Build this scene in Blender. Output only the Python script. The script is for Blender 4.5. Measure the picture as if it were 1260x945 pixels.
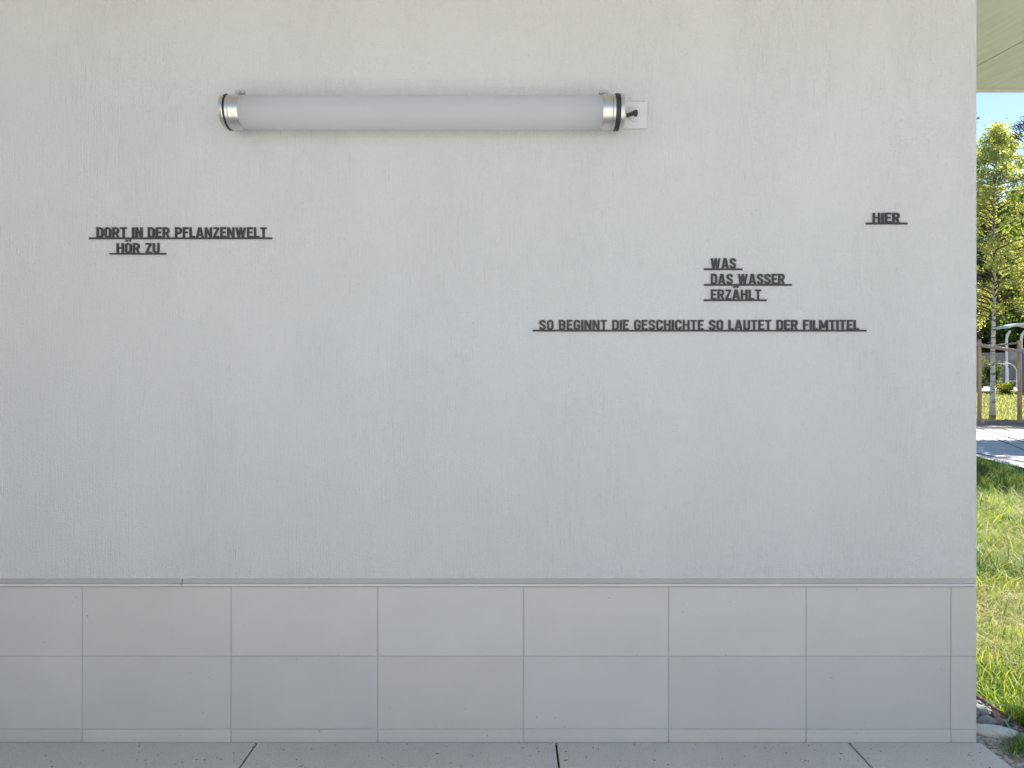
import bpy, math, random
import numpy as np
from mathutils import Vector, Matrix

random.seed(4); RNG = np.random.default_rng(11)
SC = bpy.context.scene
for o in list(bpy.data.objects): bpy.data.objects.remove(o)
COL = SC.collection

# ------------------------------------------------------------------ camera, light, exposure
CAM_D, CAM_H, FPX = 2.83, 1.49, 850.0
cam = bpy.data.objects.new('camera', bpy.data.cameras.new('camera')); COL.objects.link(cam)
cam.location = (0, -CAM_D, CAM_H); cam.rotation_euler = (math.radians(90), 0, 0)
cam.data.sensor_width = 36; cam.data.lens = FPX/1260*36
cam.data.shift_y = (465-472.5)/1260
cam.data.clip_start = 0.05; cam.data.clip_end = 3000
SC.camera = cam

SUN_EL, SUN_AZ = math.radians(49), math.radians(60)       # azimuth from +Y towards +X
S = Vector((math.sin(SUN_AZ)*math.cos(SUN_EL), math.cos(SUN_AZ)*math.cos(SUN_EL), math.sin(SUN_EL)))
sun = bpy.data.objects.new('sun', bpy.data.lights.new('sun', 'SUN')); COL.objects.link(sun)
sun.data.energy = 4.5; sun.data.angle = math.radians(0.5); sun.data.color = (1, .95, .88)
sun.rotation_euler = S.to_track_quat('Z', 'Y').to_euler(); sun.location = (30, 20, 40)

W = bpy.data.worlds.new('World'); SC.world = W; W.use_nodes = True
nt = W.node_tree; bg = nt.nodes['Background']; sky = nt.nodes.new('ShaderNodeTexSky')
sky.sky_type = 'NISHITA'; sky.sun_disc = False
sky.sun_elevation = SUN_EL; sky.sun_rotation = SUN_AZ
sky.air_density = 1.0; sky.dust_density = 0.0; sky.ozone_density = .35
nt.links.new(sky.outputs[0], bg.inputs[0]); bg.inputs[1].default_value = 0.07
SC.view_settings.view_transform = 'Standard'; SC.view_settings.look = 'None'
SC.view_settings.gamma = 1; SC.view_settings.use_curve_mapping = False
SC.view_settings.exposure = 1.6

# ------------------------------------------------------------------ helpers
def P(px, py, Y):
    """world point seen at photo pixel px,py on the plane y=Y (only used to read positions off the photograph)"""
    d = Y + CAM_D
    return Vector(((px-630)/FPX*d, Y, CAM_H-(py-465)/FPX*d))

def obj(name, verts, faces, mat, parent=None, smooth=False):
    me = bpy.data.meshes.new(name); me.from_pydata([tuple(v) for v in verts], [], faces); me.update()
    o = bpy.data.objects.new(name, me); COL.objects.link(o)
    if mat: me.materials.append(mat)
    if smooth: me.shade_smooth()
    if parent: o.parent = parent
    return o

def tag(o, label=None, cat=None, group=None, kind=None):
    if label: o['label'] = label
    if cat: o['category'] = cat
    if group: o['group'] = group
    if kind: o['kind'] = kind
    return o

def empty(name, loc, label, cat, group=None):
    o = bpy.data.objects.new(name, None); COL.objects.link(o); o.location = loc
    o.empty_display_size = .1
    return tag(o, label, cat, group)

class MB:
    def __init__(s): s.v = []; s.f = []
    def add(s, vs, fs):
        n = len(s.v); s.v += [Vector(v) for v in vs]; s.f += [tuple(i+n for i in f) for f in fs]
    def box(s, x0, x1, y0, y1, z0, z1, bev=0):
        if bev <= 0:
            vs = [(x, y, z) for x in (x0, x1) for y in (y0, y1) for z in (z0, z1)]
            s.add(vs, [(0,1,3,2), (4,6,7,5), (0,4,5,1), (2,3,7,6), (0,2,6,4), (1,5,7,3)]); return
        b = bev; vs = []; idx = {}
        for i, x in enumerate((x0, x1)):
            for j, y in enumerate((y0, y1)):
                for k, z in enumerate((z0, z1)):
                    sx, sy, sz = (1 if i == 0 else -1), (1 if j == 0 else -1), (1 if k == 0 else -1)
                    idx[i,j,k,0] = len(vs); vs.append((x, y+sy*b, z+sz*b))
                    idx[i,j,k,1] = len(vs); vs.append((x+sx*b, y, z+sz*b))
                    idx[i,j,k,2] = len(vs); vs.append((x+sx*b, y+sy*b, z))
        fs = []
        for i in (0, 1): fs.append([idx[i,0,0,0], idx[i,1,0,0], idx[i,1,1,0], idx[i,0,1,0]])
        for j in (0, 1): fs.append([idx[0,j,0,1], idx[1,j,0,1], idx[1,j,1,1], idx[0,j,1,1]])
        for k in (0, 1): fs.append([idx[0,0,k,2], idx[1,0,k,2], idx[1,1,k,2], idx[0,1,k,2]])
        for a in (0, 1):
            for c in (0, 1):
                fs.append([idx[a,c,0,0], idx[a,c,1,0], idx[a,c,1,1], idx[a,c,0,1]])
                fs.append([idx[a,0,c,0], idx[a,1,c,0], idx[a,1,c,2], idx[a,0,c,2]])
                fs.append([idx[0,a,c,1], idx[1,a,c,1], idx[1,a,c,2], idx[0,a,c,2]])
        for i in (0, 1):
            for j in (0, 1):
                for k in (0, 1): fs.append([idx[i,j,k,0], idx[i,j,k,1], idx[i,j,k,2]])
        s.add(vs, fs)
    def tube(s, pts, radii, n=8, cap=True):
        pts = [Vector(p) for p in pts]
        if not hasattr(radii, '__len__'): radii = [radii]*len(pts)
        base = len(s.v); ref = None
        for i, p in enumerate(pts):
            t = (pts[min(i+1, len(pts)-1)] - pts[max(i-1, 0)]).normalized()
            if ref is None: ref = Vector((1,0,0)) if abs(t.x) < .8 else Vector((0,1,0))
            u = (ref - t*ref.dot(t)).normalized(); w = t.cross(u); ref = u
            for k in range(n):
                a = 2*math.pi*k/n; s.v.append(p + (u*math.cos(a)+w*math.sin(a))*radii[i])
        for i in range(len(pts)-1):
            for k in range(n):
                a = base+i*n+k; b = base+i*n+(k+1) % n
                s.f.append((a, b, b+n, a+n))
        if cap:
            s.f.append(tuple(base+k for k in range(n))[::-1])
            s.f.append(tuple(base+(len(pts)-1)*n+k for k in range(n)))
    def lathe(s, prof, c, axis='x', n=48):
        """prof: list of (offset along axis, radius)"""
        base = len(s.v); c = Vector(c)
        for a, r in prof:
            for k in range(n):
                t = 2*math.pi*k/n
                if axis == 'x': s.v.append(c+Vector((a, r*math.cos(t), r*math.sin(t))))
                elif axis == 'y': s.v.append(c+Vector((r*math.cos(t), a, r*math.sin(t))))
                else: s.v.append(c+Vector((r*math.cos(t), r*math.sin(t), a)))
        for i in range(len(prof)-1):
            for k in range(n):
                a = base+i*n+k; b = base+i*n+(k+1) % n
                s.f.append((a, b, b+n, a+n))
    def build(s, name, mat, parent=None, smooth=False, origin=None):
        off = Vector(origin) if origin else Vector((0,0,0))
        o = obj(name, [v-off for v in s.v], s.f, mat, parent, smooth)
        if origin and not parent: o.location = off
        return o

def local(root, mb):
    """shift a mesh builder into the local frame of its thing's empty"""
    for i, v in enumerate(mb.v): mb.v[i] = v - root.location
    return mb

# ------------------------------------------------------------------ materials
def new_mat(name, color=(.5,.5,.5), rough=.6, metal=0, spec=.5):
    m = bpy.data.materials.new(name); m.use_nodes = True
    b = m.node_tree.nodes['Principled BSDF']
    b.inputs['Base Color'].default_value = (*color, 1); b.inputs['Roughness'].default_value = rough
    b.inputs['Metallic'].default_value = metal; b.inputs['Specular IOR Level'].default_value = spec
    return m
def N(m, t, **kw):
    n = m.node_tree.nodes.new(t)
    for k, v in kw.items(): setattr(n, k, v)
    return n
def L(m, a, b): m.node_tree.links.new(a, b)
def coords(m, scale=(1,1,1)):
    tc = N(m, 'ShaderNodeTexCoord'); mp = N(m, 'ShaderNodeMapping'); mp.inputs['Scale'].default_value = scale
    L(m, tc.outputs['Object'], mp.inputs[0]); return mp.outputs[0]
def noise(m, vec, scale, detail=4, rough=.5):
    n = N(m, 'ShaderNodeTexNoise'); n.inputs['Scale'].default_value = scale
    n.inputs['Detail'].default_value = detail; n.inputs['Roughness'].default_value = rough
    L(m, vec, n.inputs['Vector']); return n.outputs['Fac']
def ramp(m, fac, stops):
    r = N(m, 'ShaderNodeValToRGB'); e = r.color_ramp.elements
    while len(e) < len(stops): e.new(.5)
    for k, (p, c) in enumerate(stops): e[k].position = p; e[k].color = (*c, 1)
    L(m, fac, r.inputs[0]); return r.outputs[0]
def mixc(m, fac, a, b, mode='MIX'):
    x = N(m, 'ShaderNodeMix', data_type='RGBA', blend_type=mode)
    for s, v in ((x.inputs['Factor'], fac), (x.inputs['A'], a), (x.inputs['B'], b)):
        if hasattr(v, 'is_linked'): L(m, v, s)
        else: s.default_value = v if not isinstance(v, tuple) else (*v, 1)
    return x.outputs['Result']
def math_(m, op, a, b=0):
    x = N(m, 'ShaderNodeMath', operation=op)
    for s, v in ((x.inputs[0], a), (x.inputs[1], b)):
        if hasattr(v, 'is_linked'): L(m, v, s)
        else: s.default_value = v
    return x.outputs[0]
def bump(m, h, strength=.3, dist=.01):
    b = N(m, 'ShaderNodeBump'); b.inputs['Strength'].default_value = strength; b.inputs['Distance'].default_value = dist
    L(m, h, b.inputs['Height']); L(m, b.outputs[0], m.node_tree.nodes['Principled BSDF'].inputs['Normal'])
def base(m, c): L(m, c, m.node_tree.nodes['Principled BSDF'].inputs['Base Color'])

def noisy(name, c1, c2, scale=8, rough=.7, bstr=.2, bscale=40, bdist=.01, stretch=(1,1,1), metal=0, spec=.5):
    m = new_mat(name, c1, rough, metal, spec); v = coords(m, stretch)
    base(m, ramp(m, noise(m, v, scale), [(.3, c1), (.7, c2)]))
    if bstr: bump(m, noise(m, v, bscale, 5), bstr, bdist)
    return m

# brushed mineral plaster: vertical comb marks, fine grain, slow patches
M_plaster = new_mat('plaster', (.77,.765,.74), .85, spec=.25)
m = M_plaster
vs = coords(m, (1, 1, .04)); vf = coords(m)
streak = noise(m, vs, 165, 3, .6); patch = noise(m, coords(m, (1,1,.45)), 2.2, 3); grain = noise(m, vf, 190, 3, .6)
streakamt = ramp(m, patch, [(.38, (.5,)*3), (.64, (.95,)*3)])
h = math_(m, 'ADD', math_(m, 'MULTIPLY', streak, streakamt), math_(m, 'MULTIPLY', grain, .7))
bump(m, h, 1.0, .011)
pc = ramp(m, noise(m, coords(m, (1,1,.6)), 1.7, 5), [(.3, (.73,.727,.708)), (.7, (.755,.752,.736))])
pc = mixc(m, math_(m, 'MULTIPLY', ramp(m, patch, [(.42, (.15,)*3), (.62, (1,)*3)]), .5), pc, mixc(m, 1.0, pc, ramp(m, streak, [(.3, (.90,)*3), (.47, (1,)*3)]), 'MULTIPLY'))  # relief shade of the comb marks, partly painted into the colour
fl = ramp(m, noise(m, coords(m), 38, 2), [(.755, (0,0,0)), (.775, (1,1,1))])
base(m, mixc(m, math_(m, 'MULTIPLY', fl, .22), pc, (.45,.42,.38)))

M_tile = new_mat('ceramic_tile', (.46,.455,.44), .5, spec=.35)
m = M_tile; v = coords(m); at = N(m, 'ShaderNodeAttribute', attribute_name='col')
tc_ = ramp(m, noise(m, coords(m, (1,1,1.6)), 3.0, 6, .6), [(.3, (.555,.537,.515)), (.7, (.60,.58,.555))])
tc_ = mixc(m, 1.0, tc_, at.outputs['Color'], 'MULTIPLY')
scuff = ramp(m, noise(m, coords(m, (2.5,1,9)), 9, 3), [(.70, (0,0,0)), (.76, (1,1,1))])
tc_ = mixc(m, math_(m, 'MULTIPLY', scuff, .22), tc_, (.60,.585,.56))
spk = ramp(m, noise(m, v, 55, 1), [(.79, (0,0,0)), (.80, (1,1,1))])
base(m, mixc(m, math_(m, 'MULTIPLY', spk, .5), tc_, (.22,.2,.18)))
bump(m, noise(m, v, 160, 3), .12, .002)
M_grout = noisy('grout', (.42,.41,.395), (.50,.49,.475), 30, .9, .3, 200, .003)
M_trim = noisy('trim_metal', (.42,.41,.395), (.48,.47,.455), 6, .45, .05, 60, .002, (.4,1,1), spec=.5)
M_lip = noisy('trim_lip_paint', (.66,.65,.63), (.72,.71,.69), 6, .5, .05, 60, .002, (.4,1,1))
M_block_wall = noisy('block_wall_render', (.36,.35,.33), (.42,.41,.385), 4, .9, .3, 80, .004)
M_core = noisy('wall_core', (.6,.59,.57), (.66,.65,.63), 5, .9, .2)

M_conc = new_mat('terrace_concrete', (.36,.35,.33), .85, spec=.3)
m = M_conc; v = coords(m)
c = ramp(m, noise(m, v, 2.2, 6, .6), [(.3, (.57,.525,.46)), (.7, (.66,.615,.55))])
c = mixc(m, math_(m, 'MULTIPLY', ramp(m, noise(m, v, 170, 2, .7), [(.42, (0,0,0)), (.62, (1,1,1))]), .6), c, (.80,.77,.71))
vo = N(m, 'ShaderNodeTexVoronoi', feature='F1'); vo.inputs['Scale'].default_value = 42; L(m, v, vo.inputs['Vector'])
pit = ramp(m, vo.outputs['Distance'], [(.10, (1,1,1)), (.2, (0,0,0))])
sel = ramp(m, noise(m, v, 26, 2), [(.53, (0,0,0)), (.6, (1,1,1))])
pits = math_(m, 'MULTIPLY', pit, sel)
base(m, mixc(m, math_(m, 'MULTIPLY', pits, .95), c, (.1,.095,.085)))
bump(m, math_(m, 'SUBTRACT', noise(m, v, 110, 4), pits), .9, .006)
M_gap = noisy('joint_dirt', (.03,.028,.022), (.07,.065,.045), 20, .95, .5, 90, .004)

M_ceil = new_mat('ceiling_paint', (.68,.67,.61), .8, spec=.3)
m = M_ceil; v = coords(m, (1, .06, 1))
c = ramp(m, noise(m, v, 26, 4, .6), [(.3, (.65,.65,.62)), (.7, (.76,.765,.74))])
base(m, c); bump(m, noise(m, v, 60, 4), .35, .004)
M_fascia = noisy('fascia_paint', (.60,.56,.44), (.68,.64,.52), 9, .6, .2, 40, .003, (.2,1,1))
M_roof = noisy('roof_sheet', (.3,.3,.3), (.36,.36,.35), 6, .6, .1)

M_letter = noisy('letter_metal', (.022,.022,.024), (.034,.034,.037), 40, .5, .1, 300, .001, spec=.55)
M_steel = noisy('stainless_steel', (.60,.585,.55), (.68,.665,.63), 60, .34, .03, 200, .001, (1,.1,.1), metal=1)
M_rubber = noisy('rubber', (.018,.018,.019), (.03,.03,.03), 60, .55, .1)
M_tube = new_mat('frosted_tube', (.70,.70,.725), .42, spec=.4)
m = M_tube
tl = N(m, 'ShaderNodeBsdfTranslucent'); tl.inputs[0].default_value = (.84,.84,.855,1)
mx = N(m, 'ShaderNodeMixShader'); mx.inputs[0].default_value = .62
L(m, m.node_tree.nodes['Principled BSDF'].outputs[0], mx.inputs[1]); L(m, tl.outputs[0], mx.inputs[2])
L(m, mx.outputs[0], m.node_tree.nodes['Material Output'].inputs['Surface'])
b = m.node_tree.nodes['Principled BSDF']; b.inputs['Subsurface Weight'].default_value = 0
b.inputs['Subsurface Radius'].default_value = (.06,.06,.065); b.inputs['Subsurface Scale'].default_value = .4
base(m, ramp(m, noise(m, coords(m, (.3,1,1)), 7, 3), [(.3, (.72,.72,.735)), (.7, (.75,.75,.76))]))
M_box = noisy('white_plastic', (.62,.615,.60), (.66,.655,.64), 12, .5, .03, 90, .001)

M_wood = new_mat('round_timber', (.42,.27,.16), .75)
m = M_wood; v = coords(m, (1,1,.08))
base(m, ramp(m, noise(m, v, 22, 5, .6), [(.3, (.33,.19,.11)), (.55, (.50,.31,.19)), (.75, (.60,.41,.28))]))
bump(m, noise(m, v, 40, 4), .4, .01)
M_wood_grey = noisy('weathered_timber', (.25,.2,.18), (.36,.30,.27), 20, .8, .4, 40, .01, (.1,1,1))
M_bark = noisy('bark', (.07,.05,.04), (.14,.10,.08), 12, .9, .8, 30, .03, (1,1,.3))
M_birch = new_mat('birch_bark', (.7,.68,.64), .7)
m = M_birch; v = coords(m, (1,1,3.2)); v2 = coords(m)
c = ramp(m, noise(m, v, 3.2, 4, .6), [(.40, (.06,.05,.045)), (.47, (.62,.58,.53)), (.7, (.76,.73,.69))])
base(m, mixc(m, ramp(m, noise(m, coords(m, (1,1,.5)), .8, 2), [(.45, (0,0,0)), (.7, (1,1,1))]), c, (.45,.30,.22)))
bump(m, noise(m, v, 14, 4), .4, .01)

def leafmat(name, transl=.45, rough=.5, warm=(1.25,1.3,.5)):
    m = new_mat(name, (.1,.15,.04), rough, spec=.35)
    at = N(m, 'ShaderNodeAttribute', attribute_name='col'); base(m, at.outputs['Color'])
    tr = N(m, 'ShaderNodeBsdfTranslucent'); mx = N(m, 'ShaderNodeMixShader'); mx.inputs[0].default_value = transl
    L(m, mixc(m, 1.0, at.outputs['Color'], warm, 'MULTIPLY'), tr.inputs[0])
    L(m, m.node_tree.nodes['Principled BSDF'].outputs[0], mx.inputs[1]); L(m, tr.outputs[0], mx.inputs[2])
    L(m, mx.outputs[0], m.node_tree.nodes['Material Output'].inputs['Surface']); return m
M_leaf = leafmat('leaves', .64); M_grass = leafmat('grass_blades', .5); M_needle = leafmat('needles', .12, .6, (1,1,1))

M_ground = new_mat('lawn_ground', (.1,.12,.04), .95, spec=.1)
m = M_ground; v = coords(m)
g1 = ramp(m, noise(m, v, .5, 6, .65), [(.3, (.075,.095,.028)), (.55, (.125,.14,.045)), (.75, (.19,.17,.075))])
g2 = ramp(m, noise(m, v, 14, 5, .7), [(.3, (.45,.4,.35)), (.7, (1.2,1.2,1.1))])
base(m, mixc(m, 1.0, g1, g2, 'MULTIPLY')); bump(m, noise(m, v, 20, 5, .7), .8, .04)
M_soil = noisy('soil', (.07,.05,.04), (.16,.125,.10), 14, .95, .8, 40, .03)
M_bark_mulch = noisy('bark_mulch', (.15,.11,.10), (.27,.21,.19), 9, .95, .8, 30, .05)
M_path = noisy('path_concrete', (.40,.39,.385), (.50,.49,.485), 1.5, .9, .3, 60, .01)
M_added_court = noisy('added_paving', (.38,.375,.365), (.47,.465,.455), .8, .9, .3, 60, .01)
M_line = noisy('path_joint', (.12,.11,.11), (.18,.17,.165), 12, .95, .3)
M_road = noisy('pale_gravel_road', (.42,.40,.37), (.52,.5,.47), 2, .95, .3, 50, .02)
M_stone_w = noisy('pale_stone', (.58,.53,.44), (.74,.70,.62), 14, .75, .9, 60, .01, (.4,1,1))
M_stone_g = noisy('grey_stone', (.2,.2,.19), (.36,.36,.33), 22, .8, .5, 60, .006)
M_stone_p = noisy('pink_stone', (.30,.18,.15), (.46,.32,.28), 25, .8, .4, 70, .005)
M_edge = noisy('edging_timber', (.09,.055,.035), (.22,.13,.075), 10, .85, .6, 40, .01, (1,.15,1))
M_stem = noisy('green_stem', (.22,.34,.20), (.34,.44,.28), 30, .5, .1)
M_gravel = new_mat('gravel_stones', (.3,.28,.26), .85)
at = N(M_gravel, 'ShaderNodeAttribute', attribute_name='col')
base(M_gravel, mixc(M_gravel, 1.0, at.outputs['Color'], ramp(M_gravel, noise(M_gravel, coords(M_gravel), 120, 3), [(.3, (.75,)*3), (.7, (1.15,)*3)]), 'MULTIPLY'))
M_fence = noisy('grey_fence_screen', (.16,.16,.17), (.23,.23,.24), 5, .8, .4, 60, .01)
M_fencepost = noisy('fence_post_paint', (.17,.17,.18), (.22,.22,.23), 8, .7, .05)
M_white = noisy('white_paint', (.50,.50,.51), (.60,.60,.61), 6, .5, .05)
M_blue = noisy('blue_plastic', (.035,.15,.36), (.05,.19,.42), 4, .45, .05)
M_turq = noisy('turquoise_plastic', (.05,.48,.50), (.08,.55,.55), 4, .45, .05)
M_bounce_facade = noisy('bounce_facade', (.74,.725,.70), (.80,.785,.76), 3, .9, .2, 80, .004)
M_pane = new_mat('window_pane', (.03,.035,.04), .06)
M_glass = new_mat('smoked_panel', (.5,.55,.6), .15); M_glass.node_tree.nodes['Principled BSDF'].inputs['Transmission Weight'].default_value = .8

# ------------------------------------------------------------------ ground, terrace, path, road
def gz(y):
    a = np.clip((np.asarray(y, float)-23)/15, 0, 1); b = np.clip((np.asarray(y, float)-36)/30, 0, 1)
    return -.04 + .92*a*a*(3-2*a) + .45*b*b*(3-2*b)
xs = np.concatenate([[-900,-300,-100,-40], np.arange(-16, 60, 4), [80,140,300,900]])
ys = np.concatenate([[-900,-300,-100,-40,-15], np.arange(-6, 22, 4), np.arange(22, 70, 1.5), [80,100,200,500,1500]])
gv = [(x, y, float(gz(y))) for y in ys for x in xs]; nx = len(xs)
gf = [(j*nx+i, j*nx+i+1, (j+1)*nx+i+1, (j+1)*nx+i) for j in range(len(ys)-1) for i in range(nx-1)]
tag(obj('ground', gv, gf, M_ground, smooth=True), kind='structure')

def sheet(name, poly, mat, lift=.02):
    """flat-laid polygon that follows the terrain: split in rows along y"""
    ys_ = sorted({p[1] for p in poly}); lo, hi = ys_[0], ys_[-1]
    rows = np.linspace(lo, hi, max(2, int((hi-lo)/1.0)+2)); rows[0] += 1e-4; rows[-1] -= 1e-4
    v, f = [], []
    for y in rows:
        cr = []
        for (x0, y0), (x1, y1) in zip(poly, poly[1:]+poly[:1]):
            if (y0-y)*(y1-y) <= 0 and y0 != y1: cr.append(x0+(x1-x0)*(y-y0)/(y1-y0))
        z = float(gz(y))+lift
        v += [(min(cr), y, z), (max(cr), y, z)]
    for i in range(len(rows)-1): f.append((2*i, 2*i+1, 2*i+3, 2*i+2))
    return tag(obj(name, v, f, mat), kind='structure')

# terrace: large concrete slabs, open joints perpendicular to the wall
XE = 1.912
joints = [-1.043-1.213*k for k in range(6, 0, -1)] + [-1.043, .180, 1.377]
mb = MB(); edges = [-9.6]+joints+[XE+.003]
for a, b in zip(edges[:-1], edges[1:]):
    for y0, y1 in ((-4.6, -2.205), (-2.195, -.0075)):
        mb.box(a+.0042, b-.0042 if b < 1.9 else b, y0, y1, -.16, 0, .0025)
mb.box(-9.6, 1.885, -.0012, .29, -.16, -.016)
tag(mb.build('terrace', M_conc), kind='structure')
mb = MB(); mb.box(-9.6, 1.90, -4.58, -.002, -.15, -.013)
tag(mb.build('joint_filling', M_gap), kind='structure')

# sunlit forecourt in front of the terrace, unseen, put in to bounce light
sheet('added_forecourt', [(-45, -40), (14, -40), (14, -4.62), (-45, -4.62)], M_added_court, .03)
sheet('added_forecourt', [(2.25, -4.61), (14, -4.61), (14, -1.3), (2.25, -1.3)], M_added_court, .031)  # unseen apron added to brighten the right part of the wall
# gravel bed beside the terrace
tag(obj('gravel_bed', [(XE-.004, -4.6, -.032), (2.215, -4.6, -.032), (2.215, 3, -.032), (XE-.004, 3, -.032)], [(0,1,2,3)], M_soil), kind='structure')

def DY(py): return CAM_H*FPX/(py-465)-CAM_D        # y of a flat ground point at photo row py
# paved area of long concrete panels beyond the lawn
PATH = [(5.6, -3.0), (8.94, 10.45), (10.9, 18.6), (40, 1.0), (40, -3)]
PATH = [(6.43, 0.0), (8.94, 10.45), (10.8, 18.15), (14.1, 18.2), (15.1, 17.6), (44, 2.0), (44, 0.0)]
sheet('path', PATH, M_path, .022)
for k, (a, b, wd) in enumerate([((1198,528.5),(1220,537),.025), ((1200,524.8),(1262,543.6),.035), ((1229,525.5),(1262,535),.03),
                                ((1198,556),(1262,568),.04), ((1198,560),(1262,575.5),.03)]):
    p, q = Vector((0,0,0)), Vector((0,0,0))
    for r, (px, py) in ((p, a), (q, b)):
        y = DY(py); r.x = (px-630)/FPX*(y+CAM_D); r.y = y
    d = (q-p).normalized(); nrm = Vector((-d.y, d.x, 0))*wd
    p = p-d*3 if k > 2 else p
    q = q+d*4
    z = float(gz(0))+.027
    tag(obj('path_joint', [(p+nrm).to_tuple()[:2]+(z,), (p-nrm).to_tuple()[:2]+(z,), (q-nrm).to_tuple()[:2]+(z,), (q+nrm).to_tuple()[:2]+(z,)], [(0,1,2,3)], M_line), kind='structure')
sheet('mulch_strip', [(10.0, 18.3), (14.1, 18.3), (20.5, 16.4), (24, 20.0), (18.5, 21.8), (10, 22.2)], M_bark_mulch, .03)
sheet('road', [(-60, 36.3), (90, 33.4), (90, 40.5), (-60, 42.8)], M_road, .02)

# building across the forecourt, unseen, added to bounce light onto the white wall
fb = empty('bounce_building', (-6, -11.4, 0), 'unseen pale building added to bounce light onto the white wall across the forecourt', 'building')
mb = MB(); mb.box(-9, 5.5, -18, -10.4, -.05, 5.0, .01); local(fb, mb).build('wall', M_bounce_facade, fb)
mb = MB(); mb.box(-9.4, 5.9, -18.4, -10.0, 5.003, 5.25, .02); local(fb, mb).build('roof', M_roof, fb)
for k in range(4):
    xw = -8+k*3.4
    mb = MB(); mb.box(xw, xw+1.4, -10.46, -10.401, .95, 2.4, .01); o = local(fb, mb).build('window', M_white, fb)
    mb = MB(); mb.box(xw+.08, xw+1.32, -10.475, -10.462, 1.03, 2.32); local(fb, mb).build('pane', M_pane, o)
# unseen wall added on the left to hold light off the plaster
mb = MB(); mb.box(-3.4, -3.1, -2.6, -.014, -.02, 3.02, .006)
tag(mb.build('light_block_wall', M_block_wall), 'unseen grey wall added to keep light off the left of the white wall', 'wall')
# ------------------------------------------------------------------ wall
wall = empty('rendered_wall', (0, 0, 0), 'long white rendered wall with a grey tiled plinth under a roof', 'wall')
XW = 1.898
mb = MB(); mb.box(-9.6, XW-.004, .004, .30, -.03, 3.20); mb.build('core', M_core, wall)
# plaster skin, finely subdivided front so that its face is not dead flat
mb = MB(); mb.box(-9.6, XW, -.012, .0035, .668, 3.215, .005); mb.build('plaster', M_plaster, wall)
mb = MB(); mb.box(XW-.0035, XW+.0015, .005, .312, -.03, 3.21, .001); mb.build('end_face', M_plaster, wall)
mb = MB(); mb.box(-9.6, XW-.002, .3005, .312, -.03, 3.21); mb.build('rear_plaster', M_plaster, wall)
# trim above the tiles
jn = P(225, 715, 0).x
mb = MB(); ml = MB()
for a, b in ((-9.6, -3.5), (-3.4988, jn-.0015), (jn+.0005, XW)):
    mb.box(a, b, -.0045, .003, .6497, .6675, .0008)
    ml.box(a, b, -.0150, .003, .6412, .6494, .0022)
mb.build('base_trim', M_trim, wall); ml.build('trim_lip', M_lip, wall)
# plinth: grout bed and tiles, slightly uneven as laid
mb = MB(); mb.box(-9.6, XW-.001, -.0022, .0035, -.03, .640); mb.build('grout_bed', M_grout, wall)
jx = [P(p, 800, 0).x for p in (102, 284.8, 465, 644.2, 822.3, 991.2, 1169)]
while jx[0] > -9.2: jx.insert(0, jx[0]-.607)
mb = MB(); R = random.Random(3)
ed = [-9.6]+jx+[XW+.0015]
rows = [(-.008, P(0, 896.5, 0).z), (P(0, 896.5, 0).z, P(0, 807.2, 0).z), (P(0, 807.2, 0).z, .6358)]
for a, b in zip(ed[:-1], ed[1:]):
    for z0, z1 in rows:
        g = .0022; d = R.uniform(-.0006, .0006); dz = R.uniform(-.0008, .0008)
        mb.box(a+g+R.uniform(-.0006, .0006), (b-g+R.uniform(-.0006, .0006)) if b < 1.88 else b, -.0042+d, .001, z0+g+dz, z1-g+dz*.5, .0011)
to = mb.build('plinth_tiles', M_tile, wall)
ta = to.data.attributes.new('col', 'FLOAT_COLOR', 'POINT'); tn = len(mb.v)//24; tv = RNG.normal(1, .022, tn); tw = RNG.normal(0, .006, tn)
ta.data.foreach_set('color', np.repeat(np.stack([tv+tw, tv, tv-tw, np.ones(tn)], 1), 24, 0).astype(np.float32).reshape(-1))

# ------------------------------------------------------------------ roof over terrace
roof = empty('canopy_roof', (0, 0, 3.25), 'pale boarded roof soffit projecting past the end of the white wall', 'roof')
def zc(y): return 3.25+.085*y
Y0, Y1, X0, X1 = -1.0, 1.72, -9.8, 5.2
mb = MB(); R = random.Random(8)
bx = 2.79-.62*21
while bx < X1-.05:
    e = min(bx+.62, X1)
    if e > X0:
        a = max(bx, X0)+.004; b2 = e-.004; o = R.uniform(-.0015, .0015)
        mb.add([(a,Y0,zc(Y0)+o), (b2,Y0,zc(Y0)+o), (b2,Y1,zc(Y1)+o), (a,Y1,zc(Y1)+o), (a,Y0,zc(Y0)+.03), (b2,Y0,zc(Y0)+.03), (b2,Y1,zc(Y1)+.03), (a,Y1,zc(Y1)+.03)],
               [(0,3,2,1), (4,5,6,7), (0,1,5,4), (1,2,6,5), (2,3,7,6), (3,0,4,7)])
    bx += .62
local(roof, mb).build('soffit_boards', M_ceil, roof)
mb = MB()
mb.add([(X0,Y0,zc(Y0)+.034), (X1,Y0,zc(Y0)+.034), (X1,Y1,zc(Y1)+.034), (X0,Y1,zc(Y1)+.034), (X0,Y0,zc(Y0)+.26), (X1,Y0,zc(Y0)+.26), (X1,Y1,zc(Y1)+.26), (X0,Y1,zc(Y1)+.26)],
       [(0,3,2,1), (4,5,6,7), (0,1,5,4), (1,2,6,5), (2,3,7,6), (3,0,4,7)])
local(roof, mb).build('roof_deck', M_roof, roof)
for (y0, y1) in ((Y1+.006, Y1+.03), (Y0-.03, Y0-.006)):
    zz = zc(min(max(y0, Y0), Y1))
    mb = MB(); mb.box(X0, X1, y0, y1, zz-.016, zz+.29, .003)
    local(roof, mb).build('fascia', M_fascia, roof)

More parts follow.
